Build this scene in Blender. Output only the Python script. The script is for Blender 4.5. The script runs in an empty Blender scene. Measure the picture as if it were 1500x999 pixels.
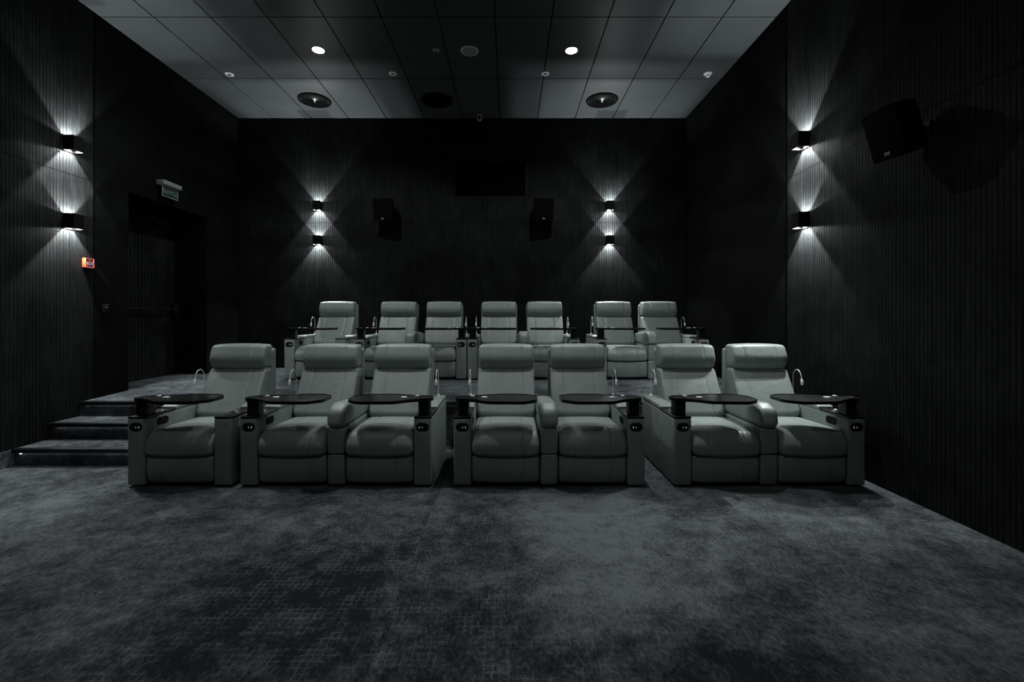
import bpy, bmesh, math, random
from mathutils import Vector, Matrix
random.seed(4)
S = bpy.context.scene
COL = S.collection
PI = math.pi

# ------------------------------------------------------------------ room measures (metres)
XL, XR = -4.52, 2.967          # side walls
YB, YF = 7.61, -4.2            # back wall, front (screen) wall behind the camera
ZC = 4.678                     # ceiling
YS = 4.80                      # front edge of the raised platform


def zplat(y):
    if y <= YS: return 0.462
    if y >= 6.0: return 0.505
    return 0.462 + (0.505 - 0.462) * (y - YS) / (6.0 - YS)


# ------------------------------------------------------------------ materials
def newmat(name):
    m = bpy.data.materials.new(name); m.use_nodes = True
    nt = m.node_tree
    b = nt.nodes['Principled BSDF']
    return m, nt, b


def N(nt, typ, **kw):
    n = nt.nodes.new(typ)
    for k, v in kw.items():
        if k.startswith('i_'):
            key = k[2:]
            key = int(key) if key.isdigit() else key.replace('_', ' ')
            n.inputs[key].default_value = v
        else:
            setattr(n, k, v)
    return n


def ramp(nt, fac, stops, interp='LINEAR'):
    r = nt.nodes.new('ShaderNodeValToRGB')
    r.color_ramp.interpolation = interp
    e = r.color_ramp.elements
    e[0].position, e[0].color = stops[0][0], (*stops[0][1], 1)
    e[1].position, e[1].color = stops[-1][0], (*stops[-1][1], 1)
    for p, c in stops[1:-1]:
        x = e.new(p); x.color = (*c, 1)
    nt.links.new(fac, r.inputs[0])
    return r.outputs[0]


def simple(name, col, rough=.5, metal=0, spec=.5, bump=0, bscale=200, var=0, emit=None, estr=0):
    m, nt, b = newmat(name)
    b.inputs['Base Color'].default_value = (*col, 1)
    b.inputs['Roughness'].default_value = rough
    b.inputs['Metallic'].default_value = metal
    b.inputs['Specular IOR Level'].default_value = spec
    tc = N(nt, 'ShaderNodeTexCoord')
    nz = N(nt, 'ShaderNodeTexNoise', i_Scale=bscale, i_Detail=4.0)
    nt.links.new(tc.outputs['Object'], nz.inputs['Vector'])
    if bump:
        bp = N(nt, 'ShaderNodeBump', i_Strength=bump, i_Distance=.002)
        nt.links.new(nz.outputs['Fac'], bp.inputs['Height'])
        nt.links.new(bp.outputs[0], b.inputs['Normal'])
    if var:
        c = ramp(nt, nz.outputs['Fac'], [(.3, tuple(x * (1 - var) for x in col)), (.7, tuple(x * (1 + var) for x in col))])
        nt.links.new(c, b.inputs['Base Color'])
    if emit:
        b.inputs['Emission Color'].default_value = (*emit, 1)
        b.inputs['Emission Strength'].default_value = estr
    return m


def leather_mat():
    m, nt, b = newmat('sage leather')
    tc = N(nt, 'ShaderNodeTexCoord')
    big = N(nt, 'ShaderNodeTexNoise', i_Scale=6.0, i_Detail=3.0)
    nt.links.new(tc.outputs['Object'], big.inputs['Vector'])
    c = ramp(nt, big.outputs['Fac'], [(.3, (.222, .254, .236)), (.7, (.258, .296, .275))])
    nt.links.new(c, b.inputs['Base Color'])
    b.inputs['Roughness'].default_value = .43
    b.inputs['Specular IOR Level'].default_value = .45
    grain = N(nt, 'ShaderNodeTexVoronoi', i_Scale=420.0)
    nt.links.new(tc.outputs['Object'], grain.inputs['Vector'])
    fold = N(nt, 'ShaderNodeTexNoise', i_Scale=9.0, i_Detail=2.0, i_Distortion=.8)
    nt.links.new(tc.outputs['Object'], fold.inputs['Vector'])
    b1 = N(nt, 'ShaderNodeBump', i_Strength=.12, i_Distance=.001)
    b2 = N(nt, 'ShaderNodeBump', i_Strength=.35, i_Distance=.012)
    nt.links.new(grain.outputs['Distance'], b1.inputs['Height'])
    nt.links.new(fold.outputs['Fac'], b2.inputs['Height'])
    nt.links.new(b1.outputs[0], b2.inputs['Normal'])
    nt.links.new(b2.outputs[0], b.inputs['Normal'])
    return m


def carpet_mat():
    m, nt, b = newmat('mottled carpet')
    L = nt.links.new
    geo = N(nt, 'ShaderNodeNewGeometry')
    sep = N(nt, 'ShaderNodeSeparateXYZ'); L(geo.outputs['Position'], sep.inputs[0])
    # broadloom strips joined at a seam: the pattern jumps there
    st = N(nt, 'ShaderNodeMath', operation='GREATER_THAN', i_1=-.54); L(sep.outputs['X'], st.inputs[0])
    off = N(nt, 'ShaderNodeMath', operation='MULTIPLY', i_1=13.7); L(st.outputs[0], off.inputs[0])
    cmb = N(nt, 'ShaderNodeCombineXYZ'); L(off.outputs[0], cmb.inputs[0]); L(off.outputs[0], cmb.inputs[1])
    add = N(nt, 'ShaderNodeVectorMath', operation='ADD'); L(geo.outputs['Position'], add.inputs[0]); L(cmb.outputs[0], add.inputs[1])
    P = add.outputs[0]
    n1 = N(nt, 'ShaderNodeTexNoise', i_Scale=.9, i_Detail=9.0, i_Roughness=.62, i_Distortion=.5); L(P, n1.inputs['Vector'])
    n2 = N(nt, 'ShaderNodeTexNoise', i_Scale=7.0, i_Detail=8.0, i_Roughness=.75); L(P, n2.inputs['Vector'])
    # short pile flecks, stretched slightly
    mp = N(nt, 'ShaderNodeMapping'); mp.inputs['Scale'].default_value = (1, .45, 1); L(P, mp.inputs['Vector'])
    n3 = N(nt, 'ShaderNodeTexNoise', i_Scale=70.0, i_Detail=4.0, i_Roughness=.7); L(mp.outputs[0], n3.inputs['Vector'])
    s1 = N(nt, 'ShaderNodeMath', operation='MULTIPLY', i_1=.84); L(n1.outputs['Fac'], s1.inputs[0])
    s2 = N(nt, 'ShaderNodeMath', operation='MULTIPLY_ADD', i_1=.75); L(n2.outputs['Fac'], s2.inputs[0]); L(s1.outputs[0], s2.inputs[2])
    s3 = N(nt, 'ShaderNodeMath', operation='MULTIPLY_ADD', i_1=.62); L(n3.outputs['Fac'], s3.inputs[0]); L(s2.outputs[0], s3.inputs[2])
    # larger light and dark clouds of the woven pattern
    sj = N(nt, 'ShaderNodeMath', operation='MULTIPLY_ADD', i_1=.03); L(st.outputs[0], sj.inputs[0]); L(s3.outputs[0], sj.inputs[2])
    cur = sj.outputs[0]
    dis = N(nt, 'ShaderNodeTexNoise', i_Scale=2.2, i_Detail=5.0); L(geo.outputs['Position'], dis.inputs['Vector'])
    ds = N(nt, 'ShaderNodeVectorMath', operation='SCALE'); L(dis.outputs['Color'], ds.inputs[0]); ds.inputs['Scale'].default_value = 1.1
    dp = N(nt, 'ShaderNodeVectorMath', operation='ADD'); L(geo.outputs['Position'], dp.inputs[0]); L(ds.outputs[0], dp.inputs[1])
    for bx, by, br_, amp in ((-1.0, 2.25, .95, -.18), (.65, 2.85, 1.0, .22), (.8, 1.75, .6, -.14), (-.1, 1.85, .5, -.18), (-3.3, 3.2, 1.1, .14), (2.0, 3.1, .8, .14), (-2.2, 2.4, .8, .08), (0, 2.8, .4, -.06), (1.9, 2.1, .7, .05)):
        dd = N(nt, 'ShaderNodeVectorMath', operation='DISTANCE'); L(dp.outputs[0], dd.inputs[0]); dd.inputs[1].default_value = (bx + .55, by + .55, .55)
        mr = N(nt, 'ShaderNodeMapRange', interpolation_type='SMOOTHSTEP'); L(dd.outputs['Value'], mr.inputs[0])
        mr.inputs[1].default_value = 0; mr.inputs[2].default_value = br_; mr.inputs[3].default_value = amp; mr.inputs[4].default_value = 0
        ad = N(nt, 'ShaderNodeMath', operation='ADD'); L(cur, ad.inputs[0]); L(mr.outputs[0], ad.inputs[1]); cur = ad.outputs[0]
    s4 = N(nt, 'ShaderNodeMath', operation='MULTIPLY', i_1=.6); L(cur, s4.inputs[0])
    c = ramp(nt, s4.outputs[0], [(.55, (.011, .012, .0145)), (.625, (.032, .0355, .040)), (.70, (.068, .0755, .081)), (.80, (.135, .147, .155))])
    # woven grid showing through in patches
    wob = N(nt, 'ShaderNodeTexNoise', i_Scale=30.0, i_Detail=2.0); L(P, wob.inputs['Vector'])
    sp2 = N(nt, 'ShaderNodeSeparateXYZ'); L(P, sp2.inputs[0])
    lines = []
    for ax in 'XY':
        q = N(nt, 'ShaderNodeMath', operation='MULTIPLY', i_1=31.0); L(sp2.outputs[ax], q.inputs[0])
        q2 = N(nt, 'ShaderNodeMath', operation='MULTIPLY_ADD', i_1=.8); L(wob.outputs['Fac'], q2.inputs[0]); L(q.outputs[0], q2.inputs[2])
        f = N(nt, 'ShaderNodeMath', operation='FRACT'); L(q2.outputs[0], f.inputs[0])
        g = N(nt, 'ShaderNodeMath', operation='LESS_THAN', i_1=.17); L(f.outputs[0], g.inputs[0])
        lines.append(g)
    mx = N(nt, 'ShaderNodeMath', operation='MAXIMUM'); L(lines[0].outputs[0], mx.inputs[0]); L(lines[1].outputs[0], mx.inputs[1])
    pm = N(nt, 'ShaderNodeTexNoise', i_Scale=1.15, i_Detail=3.0); pm.inputs['Distortion'].default_value = .3
    po = N(nt, 'ShaderNodeVectorMath', operation='ADD'); po.inputs[1].default_value = (4.1, 2.2, 9.0); L(P, po.inputs[0]); L(po.outputs[0], pm.inputs['Vector'])
    pr = ramp(nt, pm.outputs['Fac'], [(.54, (0, 0, 0)), (.66, (1, 1, 1))])
    br = ramp(nt, n2.outputs['Fac'], [(.47, (0, 0, 0)), (.54, (1, 1, 1))])
    gm = pr
    for bx, by, br_ in ((-.95, 2.3, .8), (.05, 3.2, .35)):
        dd = N(nt, 'ShaderNodeVectorMath', operation='DISTANCE'); L(dp.outputs[0], dd.inputs[0]); dd.inputs[1].default_value = (bx + .55, by + .55, .55)
        mr = N(nt, 'ShaderNodeMapRange', interpolation_type='SMOOTHSTEP'); L(dd.outputs['Value'], mr.inputs[0])
        mr.inputs[1].default_value = br_ * .5; mr.inputs[2].default_value = br_; mr.inputs[3].default_value = .6; mr.inputs[4].default_value = 0
        xx = N(nt, 'ShaderNodeMath', operation='MAXIMUM'); L(gm, xx.inputs[0]); L(mr.outputs[0], xx.inputs[1]); gm = xx.outputs[0]
    k = N(nt, 'ShaderNodeMath', operation='MULTIPLY'); L(mx.outputs[0], k.inputs[0]); L(gm, k.inputs[1])
    k2 = N(nt, 'ShaderNodeMath', operation='MULTIPLY'); L(k.outputs[0], k2.inputs[0]); L(br, k2.inputs[1])
    k3 = N(nt, 'ShaderNodeMath', operation='MULTIPLY', i_1=.55); L(k2.outputs[0], k3.inputs[0])
    mix = N(nt, 'ShaderNodeMixRGB'); L(k3.outputs[0], mix.inputs[0]); L(c, mix.inputs[1]); mix.inputs[2].default_value = (.14, .15, .16, 1)
    L(mix.outputs[0], b.inputs['Base Color'])
    b.inputs['Roughness'].default_value = .95
    b.inputs['Specular IOR Level'].default_value = .1
    bp = N(nt, 'ShaderNodeBump', i_Strength=.6, i_Distance=.008); L(n3.outputs['Fac'], bp.inputs['Height']); L(bp.outputs[0], b.inputs['Normal'])
    return m


def wall_mat(name, base, rough=.7):
    m, nt, b = newmat(name)
    L = nt.links.new
    geo = N(nt, 'ShaderNodeNewGeometry')
    mp = N(nt, 'ShaderNodeMapping'); mp.inputs['Scale'].default_value = (9, 9, .6); L(geo.outputs['Position'], mp.inputs['Vector'])
    n1 = N(nt, 'ShaderNodeTexNoise', i_Scale=4.0, i_Detail=8.0, i_Roughness=.75); L(mp.outputs[0], n1.inputs['Vector'])
    n2 = N(nt, 'ShaderNodeTexNoise', i_Scale=1.6, i_Detail=6.0, i_Roughness=.7); L(geo.outputs['Position'], n2.inputs['Vector'])
    a = N(nt, 'ShaderNodeMath', operation='ADD'); L(n1.outputs['Fac'], a.inputs[0]); L(n2.outputs['Fac'], a.inputs[1])
    h = N(nt, 'ShaderNodeMath', operation='MULTIPLY', i_1=.5); L(a.outputs[0], h.inputs[0])
    c = ramp(nt, h.outputs[0], [(.38, tuple(x * .45 for x in base)), (.49, base), (.62, tuple(x * 2.2 for x in base))])
    L(c, b.inputs['Base Color'])
    b.inputs['Roughness'].default_value = rough
    b.inputs['Specular IOR Level'].default_value = .07
    bp = N(nt, 'ShaderNodeBump', i_Strength=.25, i_Distance=.003); L(n1.outputs['Fac'], bp.inputs['Height']); L(bp.outputs[0], b.inputs['Normal'])
    return m


M = {}
M['leather'] = leather_mat()
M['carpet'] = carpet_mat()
M['wall'] = wall_mat('black stained grooved boards', (.0098, .0105, .0107))
M['backwall'] = wall_mat('black stained fine grooved boards', (.0084, .0090, .0092))
M['plain'] = wall_mat('dark plain painted panel', (.0030, .0032, .0033))
M['ceiling'] = simple('dark satin ceiling panel', (.045, .050, .053), rough=.42, spec=.22, var=.08, bscale=3)
M['gap'] = simple('black shadow gap', (.002, .002, .002), rough=.9, spec=.08)
M['black'] = simple('black satin plastic', (.008, .008, .009), rough=.32, spec=.5, bump=.05, bscale=500)
M['tray'] = simple('black tray laminate', (.007, .0075, .008), rough=.3, spec=.4, bump=.08, bscale=300)
M['matt'] = simple('matt black metal', (.003, .003, .003), rough=.65, spec=.15, bump=.05, bscale=300)
M['grille'] = simple('black speaker grille', (.0014, .0014, .0014), rough=.8, spec=.06, bump=.5, bscale=900)
M['chrome'] = simple('chrome', (.75, .77, .78), rough=.18, metal=1)
M['silver'] = simple('dull silver', (.5, .52, .54), rough=.35, metal=1)
M['white'] = simple('white plastic', (.55, .57, .58), rough=.5)
M['head'] = simple('polished light alloy', (.92, .94, .95), rough=.3, metal=.15)
M['greyw'] = simple('grey white plastic', (.22, .23, .235), rough=.5)
M['icon'] = simple('glowing icon', (.5, .55, .8), emit=(.62, .68, 1), estr=.3)
M['lens'] = simple('glowing lamp lens', (1, 1, 1), emit=(.93, 1, .98), estr=30)
M['slens'] = simple('glowing sconce lens', (1, 1, 1), emit=(.93, 1, .98), estr=9)
M['led'] = simple('stair led strip', (1, 1, 1), emit=(.9, .97, 1), estr=3.5)
M['ledend'] = simple('stair led strip end', (1, 1, 1), emit=(.9, .97, 1), estr=2.5)
M['red'] = simple('red plastic', (.42, .012, .012), rough=.4)
M['orange'] = simple('bright red orange plastic', (.75, .10, .03), rough=.4)
M['pink'] = simple('pale pink rim', (.5, .16, .17), rough=.4)
M['green'] = simple('dark green sign panel', (.008, .030, .022), rough=.4)
M['letter'] = simple('pale sign lettering', (.24, .28, .26), rough=.5)
M['glass'] = simple('black projection glass', (.002, .002, .002), rough=.08, spec=.3)
M['screen'] = simple('cinema screen', (.35, .35, .35), rough=.9)
M['cone'] = simple('dark polished cone', (.03, .031, .032), rough=.3, metal=1)
M['logo'] = simple('grey logo print', (.35, .36, .36), rough=.5)


# ------------------------------------------------------------------ helpers
def link(name, bm, mats, parent=None, loc=(0, 0, 0), rot=(0, 0, 0), smooth=None, kind=None):
    me = bpy.data.meshes.new(name)
    bmesh.ops.recalc_face_normals(bm, faces=bm.faces)
    bm.to_mesh(me); bm.free()
    for m in (mats if isinstance(mats, (list, tuple)) else [mats]):
        me.materials.append(M[m])
    if smooth is not None:
        for p in me.polygons: p.use_smooth = True
        me.set_sharp_from_angle(angle=math.radians(smooth))
    o = bpy.data.objects.new(name, me); COL.objects.link(o)
    o.location = loc; o.rotation_euler = rot
    if parent: o.parent = parent
    if kind: o['kind'] = kind
    return o


def thing(name, label, cat, loc=(0, 0, 0), rot=(0, 0, 0), group=None):
    o = bpy.data.objects.new(name, None); COL.objects.link(o)
    o.empty_display_size = .1
    o.location = loc; o.rotation_euler = rot
    o['label'] = label; o['category'] = cat
    if group: o['group'] = group
    return o


def copy_tree(o, parent=None):
    c = o.copy(); COL.objects.link(c)
    if parent: c.parent = parent
    for ch in list(o.children): copy_tree(ch, c)
    return c


def box(bm, x0, x1, y0, y1, z0, z1, r=0, seg=3, mat=0):
    vs = [bm.verts.new((x, y, z)) for x in (x0, x1) for y in (y0, y1) for z in (z0, z1)]
    fs = [bm.faces.new([vs[i] for i in f]) for f in ((0, 1, 3, 2), (4, 6, 7, 5), (0, 4, 5, 1), (2, 3, 7, 6), (0, 2, 6, 4), (1, 5, 7, 3))]
    for f in fs: f.material_index = mat
    if r:
        es = list({e for f in fs for e in f.edges})
        res = bmesh.ops.bevel(bm, geom=es, offset=r, segments=seg, profile=.5, affect='EDGES')
        for f in res['faces']: f.material_index = mat
    return vs


def fillet(pts, radii, n=7):
    out = []
    k = len(pts)
    for i in range(k):
        p = Vector(pts[i]); a = Vector(pts[i - 1]); b = Vector(pts[(i + 1) % k]); r = radii[i]
        u = (a - p).normalized(); v = (b - p).normalized()
        ang = u.angle(v)
        if r <= 0 or ang > PI - .02:
            out.append(tuple(p)); continue
        d = min(r / math.tan(ang / 2), (a - p).length * .49, (b - p).length * .49)
        r2 = d * math.tan(ang / 2)
        c = p + (u + v).normalized() * (r2 / math.sin(ang / 2))
        s = p + u * d - c; e = p + v * d - c
        for j in range(n + 1):
            t = j / n
            th = s.angle(e)
            q = (math.sin((1 - t) * th) * s + math.sin(t * th) * e) / math.sin(th) if th > 1e-5 else s
            out.append(tuple(c + q))
    return out


def loft(bm, prof, x0, x1, r=.03, crown=0, seams=(), mat=0, n=5, mid=8, sag=None):
    """sweeps a closed (y,z) outline along x, rounding both ends, with a crown and stitched seams"""
    ys = [p[0] for p in prof]; zs = [p[1] for p in prof]
    cy, cz = (min(ys) + max(ys)) / 2, (min(zs) + max(zs)) / 2
    hy, hz = (max(ys) - min(ys)) / 2, (max(zs) - min(zs)) / 2
    st = []
    for j in range(n + 1):
        a = j / n * PI / 2
        st.append((x0 + r * (1 - math.cos(a)), r * (1 - math.sin(a))))
    for j in range(n + 1):
        a = j / n * PI / 2
        st.append((x1 - r * (1 - math.cos(a)), r * (1 - math.sin(a))))
    for j in range(1, mid):
        st.append((x0 + r + (x1 - x0 - 2 * r) * j / mid, 0))
    for s in seams:
        st = [q for q in st if abs(q[0] - s) > .008]
        st += [(s - .0032, 0), (s - .0008, .003), (s + .0008, .003), (s + .0032, 0)]
    st.sort()
    c, hw = (x0 + x1) / 2, (x1 - x0) / 2
    rings = []
    for x, d in st:
        d2 = d - crown * (1 - min(1, abs((x - c) / hw)) ** 2.4)
        fy, fz = (hy - d2) / hy, (hz - d2) / hz
        rings.append([bm.verts.new((x, cy + (p[0] - cy) * fy, cz + (p[1] - cz) * fz)) for p in prof])
    k = len(prof)
    for a, b in zip(rings, rings[1:]):
        for i in range(k):
            f = bm.faces.new((a[i], a[(i + 1) % k], b[(i + 1) % k], b[i])); f.material_index = mat
    for rr, rev in ((rings[0], False), (rings[-1], True)):
        f = bm.faces.new(rr if not rev else rr[::-1]); f.material_index = mat


def tube(bm, pts, r, seg=10, caps=True, mat=0):
    rs = r if isinstance(r, (list, tuple)) else [r] * len(pts)
    P = [Vector(p) for p in pts]
    rings = []
    up = Vector((1, 0, 0))
    for i, p in enumerate(P):
        d = (P[min(i + 1, len(P) - 1)] - P[max(i - 1, 0)]).normalized()
        u = up - d * up.dot(d)
        if u.length < .1:
            u = Vector((0, 1, 0)) - d * d.y
        u.normalize(); v = d.cross(u)
        rings.append([bm.verts.new(p + (u * math.cos(t) + v * math.sin(t)) * rs[i]) for t in (2 * PI * j / seg for j in range(seg))])
    for a, b in zip(rings, rings[1:]):
        for i in range(seg):
            f = bm.faces.new((a[i], a[(i + 1) % seg], b[(i + 1) % seg], b[i])); f.material_index = mat
    if caps:
        bm.faces.new(rings[0]).material_index = mat; bm.faces.new(rings[-1][::-1]).material_index = mat


def lathe(bm, prof, seg=48, mat=0, c=(0, 0), closed=False):
    rings = []
    for r, z in prof:
        if r < 1e-6:
            rings.append([bm.verts.new((c[0], c[1], z))])
        else:
            rings.append([bm.verts.new((c[0] + r * math.cos(2 * PI * j / seg), c[1] + r * math.sin(2 * PI * j / seg), z)) for j in range(seg)])
    prs = list(zip(rings, rings[1:]))
    if closed: prs.append((rings[-1], rings[0]))
    for a, b in prs:
        for i in range(seg):
            q = (i + 1) % seg
            if len(a) == 1 and len(b) == 1: continue
            if len(a) == 1: f = bm.faces.new((a[0], b[i], b[q]))
            elif len(b) == 1: f = bm.faces.new((a[i], a[q], b[0]))
            else: f = bm.faces.new((a[i], a[q], b[q], b[i]))
            f.material_index = mat


def prism(bm, outline, z0, z1, bev=0, mat=0):
    lo = [bm.verts.new((x, y, z0)) for x, y in outline]; hi = [bm.verts.new((x, y, z1)) for x, y in outline]
    k = len(outline)
    fs = [bm.faces.new(lo[::-1]), bm.faces.new(hi)]
    for i in range(k): fs.append(bm.faces.new((lo[i], lo[(i + 1) % k], hi[(i + 1) % k], hi[i])))
    for f in fs: f.material_index = mat
    if bev:
        es = list({e for f in fs[:2] for e in f.edges})
        res = bmesh.ops.bevel(bm, geom=es, offset=bev, segments=3, profile=.5, affect='EDGES')
        for f in res['faces']: f.material_index = mat
    return fs


def capsule_outline(w, h, n=10):
    r = h / 2
    pts = []
    for j in range(n + 1):
        a = -PI / 2 + PI * j / n
        pts.append((w / 2 - r + r * math.cos(a), r * math.sin(a)))
    for j in range(n + 1):
        a = PI / 2 + PI * j / n
        pts.append((-w / 2 + r + r * math.cos(a), r * math.sin(a)))
    return pts


# ------------------------------------------------------------------ recliner pieces (origin: front left foot of the unit, y runs to the back)
CW, SW, AW, CD = .14, .55, .147, .88


def chevron(bm, cx, cz, s, d, y, mat):
    """small < or > sign standing in the plane y"""
    w = s * .28
    o = [(-d * s * .5, s), (-d * s * .5 + d * w * 1.6, s), (d * s * .75, 0), (-d * s * .5 + d * w * 1.6, -s), (-d * s * .5, -s), (d * s * .15, 0)]
    a = [bm.verts.new((cx + px, y, cz + pz)) for px, pz in o]
    b = [bm.verts.new((cx + px, y + .0015, cz + pz)) for px, pz in o]
    fs = [bm.faces.new((a[0], a[1], a[2], a[5])), bm.faces.new((a[5], a[2], a[3], a[4]))]
    fs += [bm.faces.new((a[i], a[(i + 1) % 6], b[(i + 1) % 6], b[i])) for i in range(6)]
    for f in fs: f.material_index = mat


def dot(bm, cx, cz, r, y, mat, n=10):
    vs = [bm.verts.new((cx + r * math.cos(2 * PI * j / n), y, cz + r * math.sin(2 * PI * j / n))) for j in range(n)]
    bm.faces.new(vs).material_index = mat


def make_console(root, x, side, full=True):
    """x: left edge of the console; side=+1: seat lies to its right, -1: to its left"""
    bm = bmesh.new()
    box(bm, 0, CW, 0, CD, .012, .546, .014, 4)
    con = link('side_console', bm, 'leather', root, (x, 0, 0), smooth=50)
    bm = bmesh.new()
    box(bm, .001, CW - .001, .002, .345, .5465, .562, .004, 2, 0)
    # cup well rim at the back half of the black top
    lathe(bm, [(.036, .562), (.042, .566), (.047, .562)], seg=28, mat=0, c=(CW / 2, .25 if full else .2), closed=False)
    link('console_top', bm, 'black', con, smooth=40)
    bm = bmesh.new()
    pr = fillet([(.35, .5465), (.35, .574), (.385, .588), (.865, .588), (.865, .5465)], [.004, .008, .012, .014, .004])
    loft(bm, pr, .002, CW - .002, r=.012, crown=.002)
    link('console_pad', bm, 'leather', con, smooth=50)
    if full:
        # front touch panel
        bm = bmesh.new()
        o = capsule_outline(.098, .066)
        a = [bm.verts.new((CW / 2 + px, -.002, .479 + pz)) for px, pz in o]
        b = [bm.verts.new((CW / 2 + px, .01, .479 + pz)) for px, pz in o]
        bm.faces.new(a)
        for i in range(len(o)): bm.faces.new((a[i], a[(i + 1) % len(o)], b[(i + 1) % len(o)], b[i]))
        rim = [bm.verts.new((CW / 2 + px * 1.07, .0005, .479 + pz * 1.1)) for px, pz in o]
        for i in range(len(o)): bm.faces.new((a[i], rim[i], rim[(i + 1) % len(o)], a[(i + 1) % len(o)]))
        s = side
        dot(bm, CW / 2 + (.002 if s > 0 else -.002) * 1, .478, .0042, -.004, 1)
        chevron(bm, CW / 2 + s * .024, .478, .0085, s, -.0045, 1)
        link('control_panel', bm, ['black', 'icon'], con)
        # inner control oval facing the seat
        bm = bmesh.new()
        o = capsule_outline(.13, .062)
        xf = CW + .002 if s > 0 else -.002
        a = [bm.verts.new((xf, .19 + px, .492 + pz)) for px, pz in o]
        b = [bm.verts.new((xf - s * .01, .19 + px, .492 + pz)) for px, pz in o]
        bm.faces.new(a)
        for i in range(len(o)): bm.faces.new((a[i], a[(i + 1) % len(o)], b[(i + 1) % len(o)], b[i]))
        for q in (-.032, 0, .032):
            box(bm, min(xf, xf + s * .003), max(xf, xf + s * .003), .19 + q - .010, .19 + q + .010, .482, .502, .001, 1, 0)
            box(bm, min(xf + s * .003, xf + s * .0034), max(xf + s * .003, xf + s * .0034), .19 + q - .004, .19 + q + .004, .491, .493, 0, 1, 1)
        link('seat_switch', bm, ['matt', 'silver'], con)
    return con


TRAY = fillet([(-.071, -.08), (.085, -.088), (.20, -.19), (.49, -.20), (.60, -.11), (.60, .08), (.50, .16), (.30, .165), (.10, .10), (-.071, .08)],
              [.08, .14, .16, .10, .09, .08, .09, .3, .3, .08], 7)


def make_tray(root, cx, side):
    o = [(side * px, py) for px, py in TRAY]
    if side < 0: o = o[::-1]
    bm = bmesh.new()
    fs = prism(bm, o, .678, .702)
    res = bmesh.ops.inset_individual(bm, faces=[fs[1]], thickness=.012)
    top = fs[1]
    for v in top.verts: v.co.z -= .004
    tr = link('tray_table', bm, 'tray', root, (cx, .10, 0), smooth=35)
    bm = bmesh.new()
    prism(bm, fillet([(-.047, -.06), (.047, -.06), (.047, .06), (-.047, .06)], [.03] * 4, 6), .562, .679, .003)
    link('tray_post', bm, 'black', tr, smooth=40)
    bm = bmesh.new()
    lathe(bm, [(.050, .6985), (.053, .7045), (.058, .7045), (.061, .6985)], seg=36, closed=True)
    lathe(bm, [(0, .699), (.05, .699)], seg=36)
    link('cup_ring', bm, 'black', tr, smooth=40)
    bm = bmesh.new()
    box(bm, side * .17 - .022, side * .17 + .022, -.024, .016, .698, .7055, .003, 2)
    link('phone_clip', bm, 'head', tr, smooth=40)
    bm = bmesh.new()
    tube(bm, [(side * (.07 + .012 * math.cos(t)), .055 + .012 * math.sin(t), .706) for t in [2 * PI * j / 14 for j in range(15)]], .0025, 6)
    box(bm, side * .072 - .018, side * .072 + .018, .034, .040, .699, .706, .001, 1)
    link('tray_latch', bm, 'head', tr, smooth=40)


def make_lamp(root, cx, side=1):
    bm = bmesh.new()
    lathe(bm, [(0, .5875), (.017, .5875), (.017, .594), (.011, .60), (.006, .612), (0, .612)], seg=18)
    pts = [(0, 0, .60), (0, 0, .74)]
    R_ = .062
    for j in range(1, 15):
        a = PI * j / 14 * .93
        pts.append((0, -R_ + R_ * math.cos(a), .78 + .072 * math.sin(a)))
    e = pts[-1]
    pts.append((0, e[1] - .008, e[2] - .03))
    tube(bm, pts, .0032, 8)
    lp = link('reading_lamp', bm, 'head', root, (cx, .815, 0), smooth=50)
    bm = bmesh.new()
    x, y, z = pts[-1]
    tube(bm, [(0, y + .001, z + .006), (0, y - .003, z - .010), (0, y - .006, z - .030), (0, y - .010, z - .052)], [.006, .011, .013, .010], 14)
    link('lamp_head', bm, 'head', lp, smooth=50)


def make_seat(root, x):
    """x: left edge of the seat between its arms"""
    g = .004
    bm = bmesh.new()
    box(bm, .01, SW - .01, .05, .80, .03, .262, .01, 2)
    link('seat_base', bm, 'black', root, (x, 0, 0), smooth=40)
    bm = bmesh.new()
    pr = fillet([(.015, .030), (-.006, .140), (.0, .252), (.12, .252), (.12, .030)], [.03, .3, .03, .01, .02])
    loft(bm, pr, g, SW - g, r=.030, crown=.008, seams=(.135, SW - .135))
    link('footrest', bm, 'leather', root, (x, 0, 0), smooth=50)
    bm = bmesh.new()
    pr = fillet([(-.018, .258), (-.026, .345), (.02, .428), (.16, .442), (.72, .428), (.72, .27)], [.03, .085, .10, .5, .02, .01], 8)
    loft(bm, pr, g, SW - g, r=.035, crown=.012, seams=(.135, SW - .135))
    link('seat_cushion', bm, 'leather', root, (x, 0, 0), smooth=50)
    bm = bmesh.new()
    pr = fillet([(.535, .425), (.675, .66), (.795, .862), (.93, .862), (.90, .425)], [.05, 1.2, .035, .02, .02], 8)
    loft(bm, pr, g, SW - g, r=.035, crown=.014, seams=(.125, SW - .125))
    bk = link('backrest', bm, 'leather', root, (x, 0, 0), smooth=50)
    bm = bmesh.new()
    pr = fillet([(.785, .862), (.746, .955), (.800, 1.082), (.955, 1.086), (.93, .862)], [.045, .22, .05, .04, .02], 10)
    loft(bm, pr, .010, SW - .010, r=.028, crown=.010, seams=(.120, SW - .120))
    link('headrest', bm, 'leather', bk, smooth=50)
    bm = bmesh.new()
    pr = fillet([(.86, .10), (.905, 1.045), (.975, 1.045), (.97, .10)], [.01, .03, .02, .01])
    loft(bm, pr, -.004, SW + .004, r=.015)
    link('back_shell', bm, 'leather', bk, smooth=50)


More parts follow.
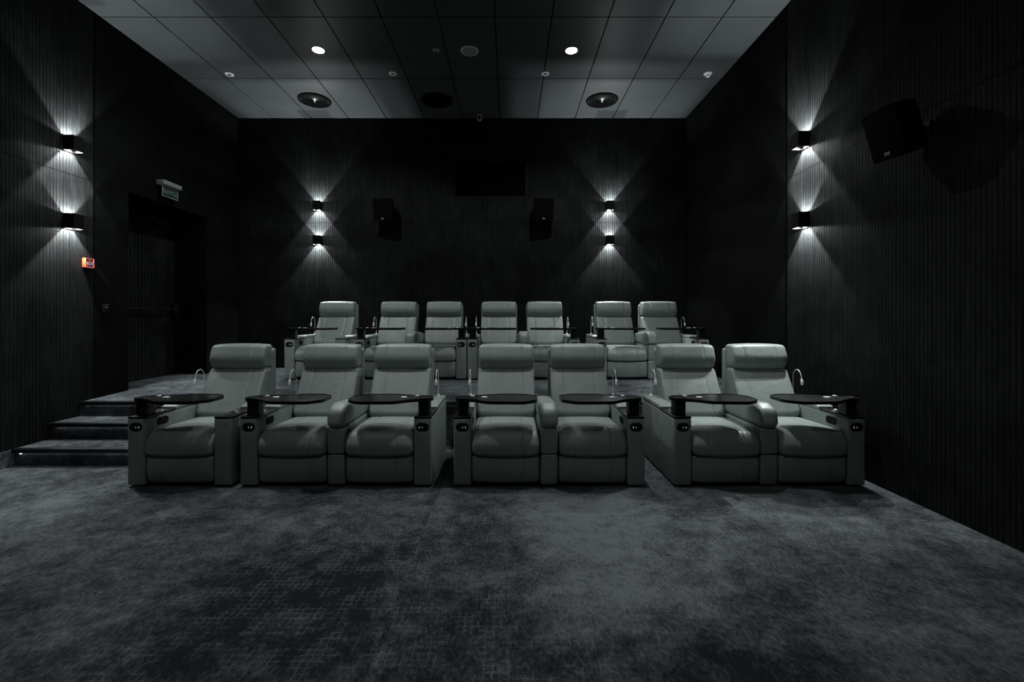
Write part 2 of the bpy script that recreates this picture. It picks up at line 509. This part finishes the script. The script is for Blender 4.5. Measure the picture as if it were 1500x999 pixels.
def make_arm(root, x):
    bm = bmesh.new()
    pr = fillet([(.02, .472), (-.012, .50), (.005, .610), (.10, .652), (.66, .612), (.66, .472)], [.02, .03, .075, .09, .03, .01], 8)
    loft(bm, pr, .0, AW, r=.035, crown=.006)
    a = link('armrest', bm, 'leather', root, (x, 0, 0), smooth=50)
    bm = bmesh.new()
    loft(bm, fillet([(.005, .262), (-.004, .36), (.005, .468), (.66, .468), (.66, .262)], [.02, .3, .02, .01, .01]), .003, AW - .003, r=.02, crown=.003)
    link('arm_panel', bm, 'leather', a, smooth=50)
    bm = bmesh.new()
    loft(bm, fillet([(.012, .012), (.002, .14), (.005, .256), (.66, .256), (.66, .012)], [.02, .3, .02, .01, .01]), .003, AW - .003, r=.02, crown=.003)
    link('arm_panel', bm, 'leather', a, smooth=50)


def make_twin(loc, label, group):
    t = thing('twin_recliner', label, 'recliner', loc, group=group)
    make_console(t, 0, 1)
    make_console(t, CW + SW + AW + SW, -1)
    make_seat(t, CW); make_seat(t, CW + SW + AW)
    make_arm(t, CW + SW)
    W = 2 * CW + 2 * SW + AW
    make_tray(t, CW / 2, 1); make_tray(t, W - CW / 2, -1)
    make_lamp(t, CW / 2); make_lamp(t, W - CW / 2)
    return t


def make_single(loc, label, group):
    t = thing('recliner', label, 'recliner', loc, group=group)
    make_console(t, 0, 1)
    make_console(t, CW + SW, -1, full=False)
    make_seat(t, CW)
    make_tray(t, CW / 2, 1)
    make_lamp(t, CW / 2)
    return t


Y1, Y2 = 3.63, 6.17
GF, GR = 'grey green recliners in the front row', 'grey green recliners in the back row on the platform'
Z2 = .505
tw = make_twin((-2.144, Y1, 0), 'grey green leather two-seat recliner in the front row, next to the single recliner', GF)
for (x, y, z, lab, g) in (
        (-.4387, Y1, 0, 'grey green leather two-seat recliner in the centre of the front row', GF),
        (1.321, Y1, 0, 'grey green leather two-seat recliner in the front row against the right wall', GF),
        (-2.10, Y2, Z2, 'grey green leather two-seat recliner in the back row, beside the back row single seat', GR),
        (-.56, Y2, Z2, 'grey green leather two-seat recliner in the back row below the projection window', GR),
        (1.195, Y2, Z2, 'grey green leather two-seat recliner in the back row nearest the right wall', GR)):
    c = copy_tree(tw); c.location = (x, y, z); c['label'] = lab; c['group'] = g
sg = make_single((-3.043, Y1, 0), 'single grey green leather recliner in the front row beside the steps', GF)
c = copy_tree(sg); c.location = (-3.043, Y2, Z2)
c['label'] = 'single grey green leather recliner at the left end of the back row on the platform'; c['group'] = GR

# ------------------------------------------------------------------ floor, platform, steps
bm = bmesh.new()
box(bm, XL - .1, XR + .1, YF, 4.9, -.1, 0)
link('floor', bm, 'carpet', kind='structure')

# raised rear floor, gently ramped, filling the width of the room and the door recess
XD = -4.97                       # plane of the door leaf
YD0, YD1 = 5.42, 6.83
bm = bmesh.new()


def slab(bm, x0, x1, ys):
    top0 = [bm.verts.new((x0, y, zplat(y))) for y in ys]; top1 = [bm.verts.new((x1, y, zplat(y))) for y in ys]
    b0 = [bm.verts.new((x0, y, -.1)) for y in ys]; b1 = [bm.verts.new((x1, y, -.1)) for y in ys]
    n = len(ys)
    for i in range(n - 1):
        bm.faces.new((top0[i], top1[i], top1[i + 1], top0[i + 1]))
        bm.faces.new((b0[i], b0[i + 1], b1[i + 1], b1[i]))
        bm.faces.new((b0[i], top0[i], top0[i + 1], b0[i + 1]))
        bm.faces.new((b1[i], b1[i + 1], top1[i + 1], top1[i]))
    bm.faces.new((b0[0], b1[0], top1[0], top0[0])); bm.faces.new((b0[-1], top0[-1], top1[-1], b1[-1]))


slab(bm, XL - .02, XR + .02, [YS, 6.0, YB + .05])
slab(bm, XD - .1, XL - .02, [YD0, 6.0, YD1])
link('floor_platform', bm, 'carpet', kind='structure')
SX1 = -3.12                      # right end of the two lower steps
steps = [(4.13, .155, SX1), (4.455, .312, SX1), (YS - .02, None, XR)]
bm = bmesh.new()
box(bm, XL, SX1, 4.16, YS, -.02, .155)
box(bm, XL, SX1, 4.485, YS, .1551, .312)
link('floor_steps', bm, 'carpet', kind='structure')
for i, (yn, zt, x1) in enumerate(steps):
    if zt is None: zt = .4625
    bm = bmesh.new()
    # L shaped black nosing: top lip plus front drop
    box(bm, XL + .01, x1, yn, yn + .05, zt - .001, zt + .004, .001, 1)
    box(bm, XL + .01, x1, yn - .004, yn + .014, zt - .034, zt + .003, .002, 2)
    n = link('trim_%d' % (i + 1), bm, 'black', kind='structure')
    bm = bmesh.new()
    box(bm, XL + .06, x1 - .02, yn + .016, yn + .024, zt - .036, zt - .030)
    if i == 0:
        box(bm, XL + .075, XL + .088, yn + .006, yn + .016, zt - .043, zt - .035, 0, 1, 1)
    link('led_strip', bm, ['led', 'ledend'], n)
bm = bmesh.new()
box(bm, XL, XL + .012, YF, 4.155, 0, .15)
link('baseboard_left', bm, 'carpet', kind='structure')


# ------------------------------------------------------------------ walls
def grooved(bm, p0, p1, nrm, z0, z1, pitch=.033, gw=.0045, gd=.006, mat=0):
    """vertical grooved cladding from p0 to p1 (xy), nrm = xy unit vector into the room"""
    p0 = Vector(p0); p1 = Vector(p1); nrm = Vector(nrm)
    L_ = (p1 - p0).length; d = (p1 - p0) / L_
    n = max(1, int(round(L_ / pitch))); pt = L_ / n
    prof = []
    for i in range(n):
        s = i * pt
        prof += [(s, 0), (s + pt - gw, 0), (s + pt - gw, -gd), (s + pt, -gd)]
    prof.append((L_, 0))
    lo = []; hi = []
    for s, h in prof:
        q = p0 + d * s + nrm * h
        lo.append(bm.verts.new((q.x, q.y, z0))); hi.append(bm.verts.new((q.x, q.y, z1)))
    for i in range(len(prof) - 1):
        bm.faces.new((lo[i], lo[i + 1], hi[i + 1], hi[i])).material_index = mat


ZJ = 2.83
# right wall
bm = bmesh.new()
box(bm, XR + .012, XR + .15, YF, 4.84, -.1, ZC + .1, mat=1)
box(bm, XR + .012, XR + .15, 4.84, YB + .1, -.1, ZC + .1, mat=2)
grooved(bm, (XR, YF), (XR, 4.84), (-1, 0), -.02, ZJ - .003)
grooved(bm, (XR, YF), (XR, 4.84), (-1, 0), ZJ + .003, ZC + .02)
box(bm, XR + .001, XR + .02, 4.838, 4.842, 0, ZC, mat=0)
link('wall_right', bm, ['wall', 'gap', 'plain'], kind='structure')
# left wall, with the door recess cut out
bm = bmesh.new()
box(bm, XL - .15, XL - .012, YF, 4.95, -.1, ZC + .1, mat=1)
grooved(bm, (XL, YF), (XL, 4.95), (1, 0), -.02, ZJ - .003)
grooved(bm, (XL, YF), (XL, 4.95), (1, 0), ZJ + .003, ZC + .02)
box(bm, XL - .02, XL - .001, 4.948, 4.952, 0, ZC, mat=0)
ZL = 2.85
box(bm, XL - .60, XL - .006, 4.95, YD0, -.1, ZC + .1, mat=2)
box(bm, XL - .60, XL - .006, YD1, YB + .1, -.1, ZC + .1, mat=2)
box(bm, XL - .60, XL - .006, YD0, YD1, ZL, ZC + .1, mat=2)
link('wall_left', bm, ['wall', 'gap', 'plain'], kind='structure')
# back wall with the projection opening
WX0, WX1, WZ0, WZ1 = -.913, .297, 3.357, 3.955
ZB = 2.934
bm = bmesh.new()
box(bm, XL - .1, WX0 - .01, YB + .012, YB + .15, 0, ZC + .1, mat=1)
box(bm, WX1 + .01, XR + .1, YB + .012, YB + .15, 0, ZC + .1, mat=1)
box(bm, WX0 - .01, WX1 + .01, YB + .012, YB + .15, 0, WZ0 - .01, mat=1)
box(bm, WX0 - .01, WX1 + .01, YB + .012, YB + .15, WZ1 + .01, ZC + .1, mat=1)
for z0, z1, a, b in ((.4, ZB - .003, XL, XR), (ZB + .003, WZ0, XL, XR), (WZ0, WZ1, XL, WX0), (WZ0, WZ1, WX1, XR), (WZ1, ZC + .02, XL, XR)):
    grooved(bm, (a, YB), (b, YB), (0, -1), z0, z1, pitch=.036, gw=.007, gd=.011)
link('wall_back', bm, ['backwall', 'gap'], kind='structure')
bm = bmesh.new()
for a in ((WX0, WX0 + .02, WZ0, WZ1), (WX1 - .02, WX1, WZ0, WZ1), (WX0 + .02, WX1 - .02, WZ0, WZ0 + .02), (WX0 + .02, WX1 - .02, WZ1 - .02, WZ1)):
    box(bm, a[0], a[1], YB - .004, YB + .15, a[2], a[3], .002, 1, 0)
w = link('window_1', bm, 'matt', kind='structure')
bm = bmesh.new()
box(bm, WX0 + .02, WX1 - .02, YB + .06, YB + .07, WZ0 + .02, WZ1 - .02)
link('window_glass', bm, 'glass', w)
# front wall with the screen, behind the camera
bm = bmesh.new()
box(bm, XL - .1, XR + .1, YF - .15, YF, -.1, ZC + .1)
link('wall_front', bm, 'plain', kind='structure')
# door
bm = bmesh.new()
DZ1 = 2.80
box(bm, XD - .06, XD - .012, YD0 + .03, YD1 - .06, zplat(6.0) + .008, DZ1, mat=1)
grooved(bm, (XD, YD0 + .04), (XD, YD1 - .07), (1, 0), zplat(6) + .01, DZ1 - .01, pitch=.06, gw=.012, gd=.011)
box(bm, XD - .06, XD + .004, YD1 - .065, YD1 - .005, zplat(6), DZ1 + .045, mat=2)
box(bm, XD - .06, XD + .004, YD0 + .0, YD0 + .035, zplat(6), DZ1 + .045, mat=2)
box(bm, XD - .06, XD + .004, YD0 + .035, YD1 - .065, DZ1, DZ1 + .045, mat=2)
door = link('door_1', bm, ['wall', 'gap', 'plain'], kind='structure')
bm = bmesh.new()
zb = 1.47
tube(bm, [(XD + .075, y, zb) for y in (5.70, 6.68)], .013, 12)
for y in (5.64, 6.66):
    box(bm, XD + .0005, XD + .10, y, y + .06, zb - .07, zb + .09, .012, 3)
link('push_bar', bm, 'black', door, smooth=40)
bm = bmesh.new()
box(bm, XD + .001, XD + .06, 6.35, 6.60, 2.64, 2.71, .006, 2)
box(bm, XD + .035, XD + .05, 6.05, 6.38, 2.715, 2.727, .002, 1)
box(bm, XD + .001, XD + .03, 6.0, 6.6, 2.74, 2.76, .002, 1)
link('door_closer', bm, 'silver' if False else 'matt', door, smooth=40)

# ------------------------------------------------------------------ ceiling
bm = bmesh.new()
box(bm, XL - .7, XR + .1, YF, YB + .1, ZC + .012, ZC + .1, mat=1)
xs = [XL]; x = 2.37 - .63 * 10
while x < XR:
    if x > XL + .05: xs.append(x)
    x += .63
xs.append(XR)
ys = [YF]; y = 6.34 - 1.3 * 8
while y < YB:
    if y > YF + .05: ys.append(y)
    y += 1.3
ys.append(YB)
g = .007
for a, b in zip(xs, xs[1:]):
    for c0, d0 in zip(ys, ys[1:]):
        if b - a < .03: continue
        box(bm, a + g, b - g, c0 + g, d0 - g, ZC, ZC + .0115, mat=0)
link('ceiling', bm, ['ceiling', 'gap'], kind='structure')


def spot(name, parent, loc, rot, power, size, blend, radius, col=(.95, 1, .995)):
    l = bpy.data.lights.new(name, 'SPOT'); l.energy = power; l.spot_size = math.radians(size); l.spot_blend = blend
    l.shadow_soft_size = radius; l.color = col
    o = bpy.data.objects.new(name, l); COL.objects.link(o); o.parent = parent; o.location = loc; o.rotation_euler = rot
    return o


# lit ceiling downlights: two in the picture, four unseen ones added to light seats and floor
P_MAIN, P_MID, P_FRONT, P_SC = 150, 185, 42, 108
dl0 = thing('recessed_downlight', 'lit round ceiling downlight on the left side of the room', 'ceiling light', (-2.367, 5.66, ZC), group='lit ceiling downlights')
bm = bmesh.new()
lathe(bm, [(.070, .0), (.072, -.006), (.084, -.005), (.088, .0)], seg=40, closed=True)
link('trim_ring', bm, 'greyw', dl0, smooth=40)
bm = bmesh.new()
lathe(bm, [(0, -.003), (.069, -.003)], seg=40)
link('lamp_lens', bm, 'lens', dl0)
spot('lamp_light', dl0, (0, 0, -.012), (0, 0, 0), P_MAIN, 146, .5, .032)
c = copy_tree(dl0); c.location = (.783, 5.67, ZC); c['label'] = 'lit round ceiling downlight on the right side of the room'
for i, (x, y) in enumerate(((-2.367, 3.75), (.783, 3.75), (-2.367, 1.3), (.783, 1.3))):
    c = copy_tree(dl0); c.location = (x, y, ZC)
    c['label'] = 'added unseen round ceiling downlight %s on the %s' % (('ahead of the front row', 'over the open front floor')[i // 2], ('left', 'right')[i % 2])
    for ch in c.children:
        if ch.type == 'LIGHT':
            ch.data = ch.data.copy(); ch.data.energy = P_MID if i < 2 else P_FRONT
            if i < 2: ch.data.spot_size = math.radians(88); ch.data.spot_blend = .75

# large round air diffusers with a cone in the middle
df0 = thing('air_diffuser', 'large black round air diffuser with shiny cone, left rear ceiling panel', 'air diffuser', (-2.97, 6.97, ZC), group='round black air diffusers in the ceiling')
bm = bmesh.new()
lathe(bm, [(.205, .004), (.20, -.010), (.215, -.022), (.238, -.016), (.245, .0)], seg=56, closed=True)
link('outer_ring', bm, 'gap', df0, smooth=40)
bm = bmesh.new()
lathe(bm, [(.175, .004), (.172, -.006), (.180, -.014), (.192, -.010), (.196, .004)], seg=56, closed=True)
link('inner_ring', bm, 'gap', df0, smooth=40)
bm = bmesh.new()
lathe(bm, [(.170, -.002), (.11, -.004), (.07, -.010), (.035, -.024), (.0, -.05)], seg=56)
link('diffuser_cone', bm, 'cone', df0, smooth=60)

for x, y, lab in ((1.43, 6.97, 'large black round air diffuser with shiny cone, right rear ceiling panel'),
                  (-1.10, 6.97, 'dark round air diffuser in the unlit middle of the rear ceiling')):
    c = copy_tree(df0); c.location = (x, y, ZC); c['label'] = lab

# small ring fittings (sprinkler rosettes), one with a drop head
rs0 = thing('sprinkler', 'small pale ring sprinkler in the ceiling, leftmost of the four', 'sprinkler', (-3.82, 6.23, ZC), group='small sprinklers in a line across the ceiling')
bm = bmesh.new()
lathe(bm, [(.028, .0), (.030, -.008), (.050, -.006), (.055, .0)], seg=30, closed=True)
link('rosette', bm, 'white', rs0, smooth=40)
bm = bmesh.new()
lathe(bm, [(0, -.016), (.010, -.016), (.012, -.001), (0, -.001)], seg=16)
link('sprinkler_head', bm, 'silver', rs0, smooth=40)
for x, lab in ((-1.58, 'small ring sprinkler in the dark ceiling left of the centre'), (.50, 'small ring sprinkler in the ceiling below the right downlight')):
    c = copy_tree(rs0); c.location = (x, 6.21, ZC); c['label'] = lab
rs = thing('sprinkler', 'small white ceiling sprinkler with a hanging head near the right wall', 'sprinkler', (2.72, 6.21, ZC), group='small sprinklers in a line across the ceiling')
bm = bmesh.new()
lathe(bm, [(0, -.001), (.055, -.001), (.050, -.008), (.0, -.010)], seg=30)
link('rosette', bm, 'white', rs, smooth=40)
bm = bmesh.new()
lathe(bm, [(0, -.010), (.014, -.010), (.010, -.035), (.024, -.040), (.022, -.046), (0, -.050)], seg=18)
link('sprinkler_head', bm, 'white', rs, smooth=40)
# ceiling loudspeaker and smoke detector
t = thing('ceiling_speaker', 'round grey ceiling loudspeaker grille between the two lit downlights', 'loudspeaker', (-.487, 5.68, ZC))
bm = bmesh.new(); lathe(bm, [(.092, 0), (.094, -.008), (.108, -.006), (.112, 0)], seg=44, closed=True); link('speaker_rim', bm, 'white', t, smooth=40)
bm = bmesh.new(); lathe(bm, [(0, -.006), (.05, -.0055), (.093, -.003)], seg=44); link('speaker_grille', bm, 'greyw', t, smooth=40)
t = thing('smoke_detector', 'tiny round grey smoke detector left of the ceiling loudspeaker', 'smoke detector', (-.90, 5.645, ZC))
bm = bmesh.new(); lathe(bm, [(0, -.0005), (.046, -.0005), (.046, -.012), (.03, -.026), (0, -.028)], seg=30); link('detector_body', bm, 'greyw', t, smooth=40)
bm = bmesh.new(); lathe(bm, [(0, -.0285), (.012, -.0285), (.010, -.033), (0, -.034)], seg=16); link('detector_cap', bm, 'gap', t, smooth=40)
# security camera on the ceiling at the back wall
t = thing('security_camera', 'small grey dome security camera at the top of the back wall', 'camera', (-.475, 7.45, ZC))
bm = bmesh.new(); lathe(bm, [(0, -.0005), (.042, -.0005), (.045, -.035), (.040, -.065), (.0, -.066)], seg=28); link('camera_housing', bm, 'greyw', t, smooth=40)
bm = bmesh.new()
bmesh.ops.create_uvsphere(bm, u_segments=24, v_segments=14, radius=.044, matrix=Matrix.Translation((0, 0, -.075)))
link('camera_ball', bm, 'greyw', t, smooth=80)
bm = bmesh.new(); tube(bm, [(0, -.030, -.078), (0, -.047, -.082)], [.024, .024], 20); link('camera_lens', bm, 'gap', t, smooth=40)


# ------------------------------------------------------------------ up and down wall sconces
def make_sconce():
    t = thing('wall_sconce', '', 'wall light', (0, 0, 0), group='black up and down wall sconces')
    # local frame: wall plane y=0, box sticks out to -y
    bm = bmesh.new()
    w, d, h, th = .058, .112, .075, .005
    def ring(a, z):
        return [bm.verts.new((x, y, z)) for x, y in ((-w + a, -d + a), (w - a, -d + a), (w - a, -.0005 - a), (-w + a, -.0005 - a))]
    R = [ring(0, -h), ring(0, h), ring(th, h), ring(th, -h)]
    for i in range(4):
        A, B = R[i], R[(i + 1) % 4]
        for j in range(4): bm.faces.new((A[j], A[(j + 1) % 4], B[(j + 1) % 4], B[j]))
    link('sconce_body', bm, 'matt', t)
    bm = bmesh.new()
    box(bm, -w + th, w - th, -d + th, -.0005 - th, -.003, .003)
    link('mounting_plate', bm, 'matt', t)
    for s in (1, -1):
        bm = bmesh.new()
        lathe(bm, [(0, s * .0045), (.024, s * .0045)], seg=22, c=(0, -.056))
        link('lamp_lens', bm, 'slens', t)
        spot('lamp_light', t, (0, -.056, s * .010), (0 if s < 0 else PI, 0, 0), P_SC, 112, .6, .004)
        spot('side_glow_light', t, (0, -.056, s * .067), (0 if s < 0 else PI, 0, 0), P_SC * .06, 172, .15, .004)
    return t


sc = make_sconce()
sp = [(-3.17, YB - .0045, 3.20, 0, 'upper of the two black sconces on the left half of the back wall'),
      (-3.17, YB - .0045, 2.63, 0, 'lower of the two black sconces on the left half of the back wall'),
      (1.68, YB - .0045, 3.20, 0, 'upper of the two black sconces on the right half of the back wall'),
      (1.68, YB - .0045, 2.63, 0, 'lower of the two black sconces on the right half of the back wall'),
      (XL + .0045, 4.665, 3.13, PI / 2, 'upper black sconce on the left wall above the red call point'),
      (XL + .0045, 4.665, 2.335, PI / 2, 'lower black sconce on the left wall, just above the red call point'),
      (XR - .0045, 4.535, 3.115, -PI / 2, 'upper black sconce on the right wall beyond the big loudspeaker'),
      (XR - .0045, 4.535, 2.32, -PI / 2, 'lower black sconce on the right wall beyond the big loudspeaker')]
for i, (x, y, z, rz, lab) in enumerate(sp):
    o = sc if i == 0 else copy_tree(sc)
    o.location = (x, y, z); o.rotation_euler = (0, 0, rz); o['label'] = lab


# ------------------------------------------------------------------ loudspeakers
def make_speaker(w, h, d, bracket, label, loc, rot):
    """front face toward -y, body tapering to the back; bracket: vector from body centre to the wall"""
    t = thing('loudspeaker', label, 'loudspeaker', loc, rot)
    bm = bmesh.new()
    o = fillet([(-w / 2, -d / 2 + .03), (w / 2, -d / 2 + .03), (w / 2, -.01), (w * .30, d / 2), (-w * .30, d / 2), (-w / 2, -.01)], [.008] * 6, 3)
    prism(bm, o, -h / 2, h / 2, .006)
    link('speaker_cabinet', bm, 'matt', t, smooth=30)
    bm = bmesh.new()
    pts = [(-w / 2 - .003, -d / 2 + .031)]
    for j in range(9):
        u = -1 + 2 * j / 8
        pts.append((u * (w / 2 + .003), -d / 2 - .012 * (1 - u * u)))
    pts.append((w / 2 + .003, -d / 2 + .031))
    prism(bm, pts, -h / 2 - .003, h / 2 + .003, .004)
    link('speaker_grille', bm, 'grille', t, smooth=30)
    bm = bmesh.new()
    # small badge near the bottom of the grille
    for k, (a, b) in enumerate(((-.020, -.008), (-.005, .006), (.009, .020))):
        box(bm, a, b, -d / 2 - .0145, -d / 2 - .011, -h / 2 + .032, -h / 2 + .046, .001, 1)
    box(bm, -.020, .020, -d / 2 - .014, -d / 2 - .011, -h / 2 + .024, -h / 2 + .028)
    link('speaker_badge', bm, 'logo', t)
    return t


def wall_mount(t, p, wall_p, nrm):
    """bracket arm from the cabinet back to a plate on the wall (world points)"""
    Mi = (Matrix.Translation(t.location) @ t.rotation_euler.to_matrix().to_4x4()).inverted()
    bm = bmesh.new()
    a = Vector(p); b = Vector(wall_p); n = Vector(nrm)
    tube(bm, [a, a.lerp(b, .5), b + n * .004], .022, 12)
    side = Vector((-n.y, n.x, 0))
    vs = []
    bmesh.ops.create_cube(bm, size=1, matrix=Matrix.Translation(b + n * .008) @ Matrix((
        (side.x * .08, n.x * .012, 0, 0), (side.y * .08, n.y * .012, 0, 0), (0, 0, .10, 0), (0, 0, 0, 1))))
    bm.transform(Mi)
    link('wall_bracket', bm, 'matt', t, smooth=30)


RX = math.radians
t = make_speaker(.31, .345, .20, None, 'black loudspeaker on the back wall left of the projection window', (-2.02, 7.43, 3.10), (RX(10), 0, RX(-9)))
wall_mount(t, (-2.00, 7.50, 3.10), (-1.99, YB, 3.09), (0, -1, 0))
t['group'] = 'black loudspeakers on the back wall'
t = make_speaker(.31, .345, .20, None, 'black loudspeaker on the back wall right of the projection window', (.555, 7.43, 3.10), (RX(10), 0, RX(9)))
wall_mount(t, (.53, 7.50, 3.10), (.52, YB, 3.09), (0, -1, 0))
t['group'] = 'black loudspeakers on the back wall'
t = make_speaker(.255, .345, .23, None, 'large black loudspeaker tilted down on the right wall', (2.768, 3.235, 2.685), (RX(17), 0, RX(-86)))
wall_mount(t, (2.84, 3.23, 2.70), (XR, 3.23, 2.69), (-1, 0, 0))

# ------------------------------------------------------------------ exit sign over the door
t = thing('exit_sign', 'unlit exit sign with pale letters on green, on the left wall above the door', 'exit sign', (XL, 6.0, 2.98))
bm = bmesh.new()
box(bm, -.0055, .10, -.165, .165, .085, .145, .010, 3)
link('sign_housing', bm, 'greyw', t, smooth=40)
bm = bmesh.new()
box(bm, .055, .063, -.14, .14, -.06, .084, .001, 1, 0)
box(bm, .0632, .0640, -.128, .128, -.048, .066, 0, 1, 1)
pn = link('sign_panel', bm, ['greyw', 'green'], t)
cu = bpy.data.curves.new('exit_text', 'FONT'); cu.body = 'ВЫХОД'; cu.size = .075; cu.align_x = 'CENTER'; cu.align_y = 'CENTER'; cu.extrude = .0006
to = bpy.data.objects.new('tmp', cu); COL.objects.link(to)
bpy.context.view_layer.update()
me = bpy.data.meshes.new_from_object(to.evaluated_get(bpy.context.evaluated_depsgraph_get()))
bpy.data.objects.remove(to)
me.materials.clear(); me.materials.append(M['letter'])
lo = bpy.data.objects.new('lettering', me); COL.objects.link(lo); lo.parent = pn
lo.rotation_euler = (PI / 2, 0, PI / 2); lo.location = (.0648, 0, .008)

# ------------------------------------------------------------------ fire call point and wall switch
t = thing('fire_call_point', 'small red fire alarm call point on the left wall below the sconces', 'fire alarm', (XL, 4.875, 1.935))
bm = bmesh.new(); box(bm, -.004, .034, -.05, .05, -.05, .05, .004, 2); link('call_point_box', bm, 'orange', t, smooth=40)
bm = bmesh.new()
for a in ((-.05, .05, .043, .05), (-.05, .05, -.05, -.043), (.043, .05, -.043, .043), (-.05, -.045, -.043, .043)):
    box(bm, .034, .037, a[0], a[1], a[2], a[3])
link('front_rim', bm, 'pink', t)
bm = bmesh.new(); box(bm, .034, .0355, -.045, .043, -.043, .043)
link('front_plate', bm, 'red', t)
bm = bmesh.new()
box(bm, .0355, .0365, -.034, .030, -.022, .010, 0, 1, 0)
box(bm, .0366, .0370, -.006, .002, -.014, .004, 0, 1, 1)
box(bm, .0355, .0365, -.006, .004, .018, .028, 0, 1, 0)
link('press_label', bm, ['greyw', 'gap'], t)
t = thing('wall_switch', 'tiny black wall switch between the call point and the door', 'switch', (XL - .006, 5.10, 1.455))
bm = bmesh.new(); box(bm, .0005, .012, -.045, .045, -.045, .045, .003, 2); link('switch_plate', bm, 'black', t, smooth=40)
bm = bmesh.new(); tube(bm, [(.012, 0, 0), (.03, 0, 0)], [.018, .014], 16); link('switch_knob', bm, 'black', t, smooth=40)

# ------------------------------------------------------------------ camera, world, view
w = bpy.data.worlds.new('World'); S.world = w; w.use_nodes = True
w.node_tree.nodes['Background'].inputs[0].default_value = (0, 0, 0, 1)
cam = bpy.data.cameras.new('camera'); co = bpy.data.objects.new('camera', cam); COL.objects.link(co)
cam.lens = 16.0; cam.sensor_width = 36; cam.sensor_fit = 'HORIZONTAL'; cam.clip_start = .05
cam.shift_x = 5 / 1500; cam.shift_y = -35.5 / 1500
co.location = (0, 0, 1.36); co.rotation_euler = (PI / 2, 0, 0)
S.camera = co
S.view_settings.view_transform = 'Standard'
S.view_settings.look = 'None'
S.view_settings.gamma = 1
S.view_settings.exposure = 0
S.view_settings.use_curve_mapping = False
S.cycles.use_denoising = True
S.cycles.sample_clamp_indirect = 3
S.cycles.max_bounces = 8
S.cycles.diffuse_bounces = 5
S.cycles.caustics_reflective = False
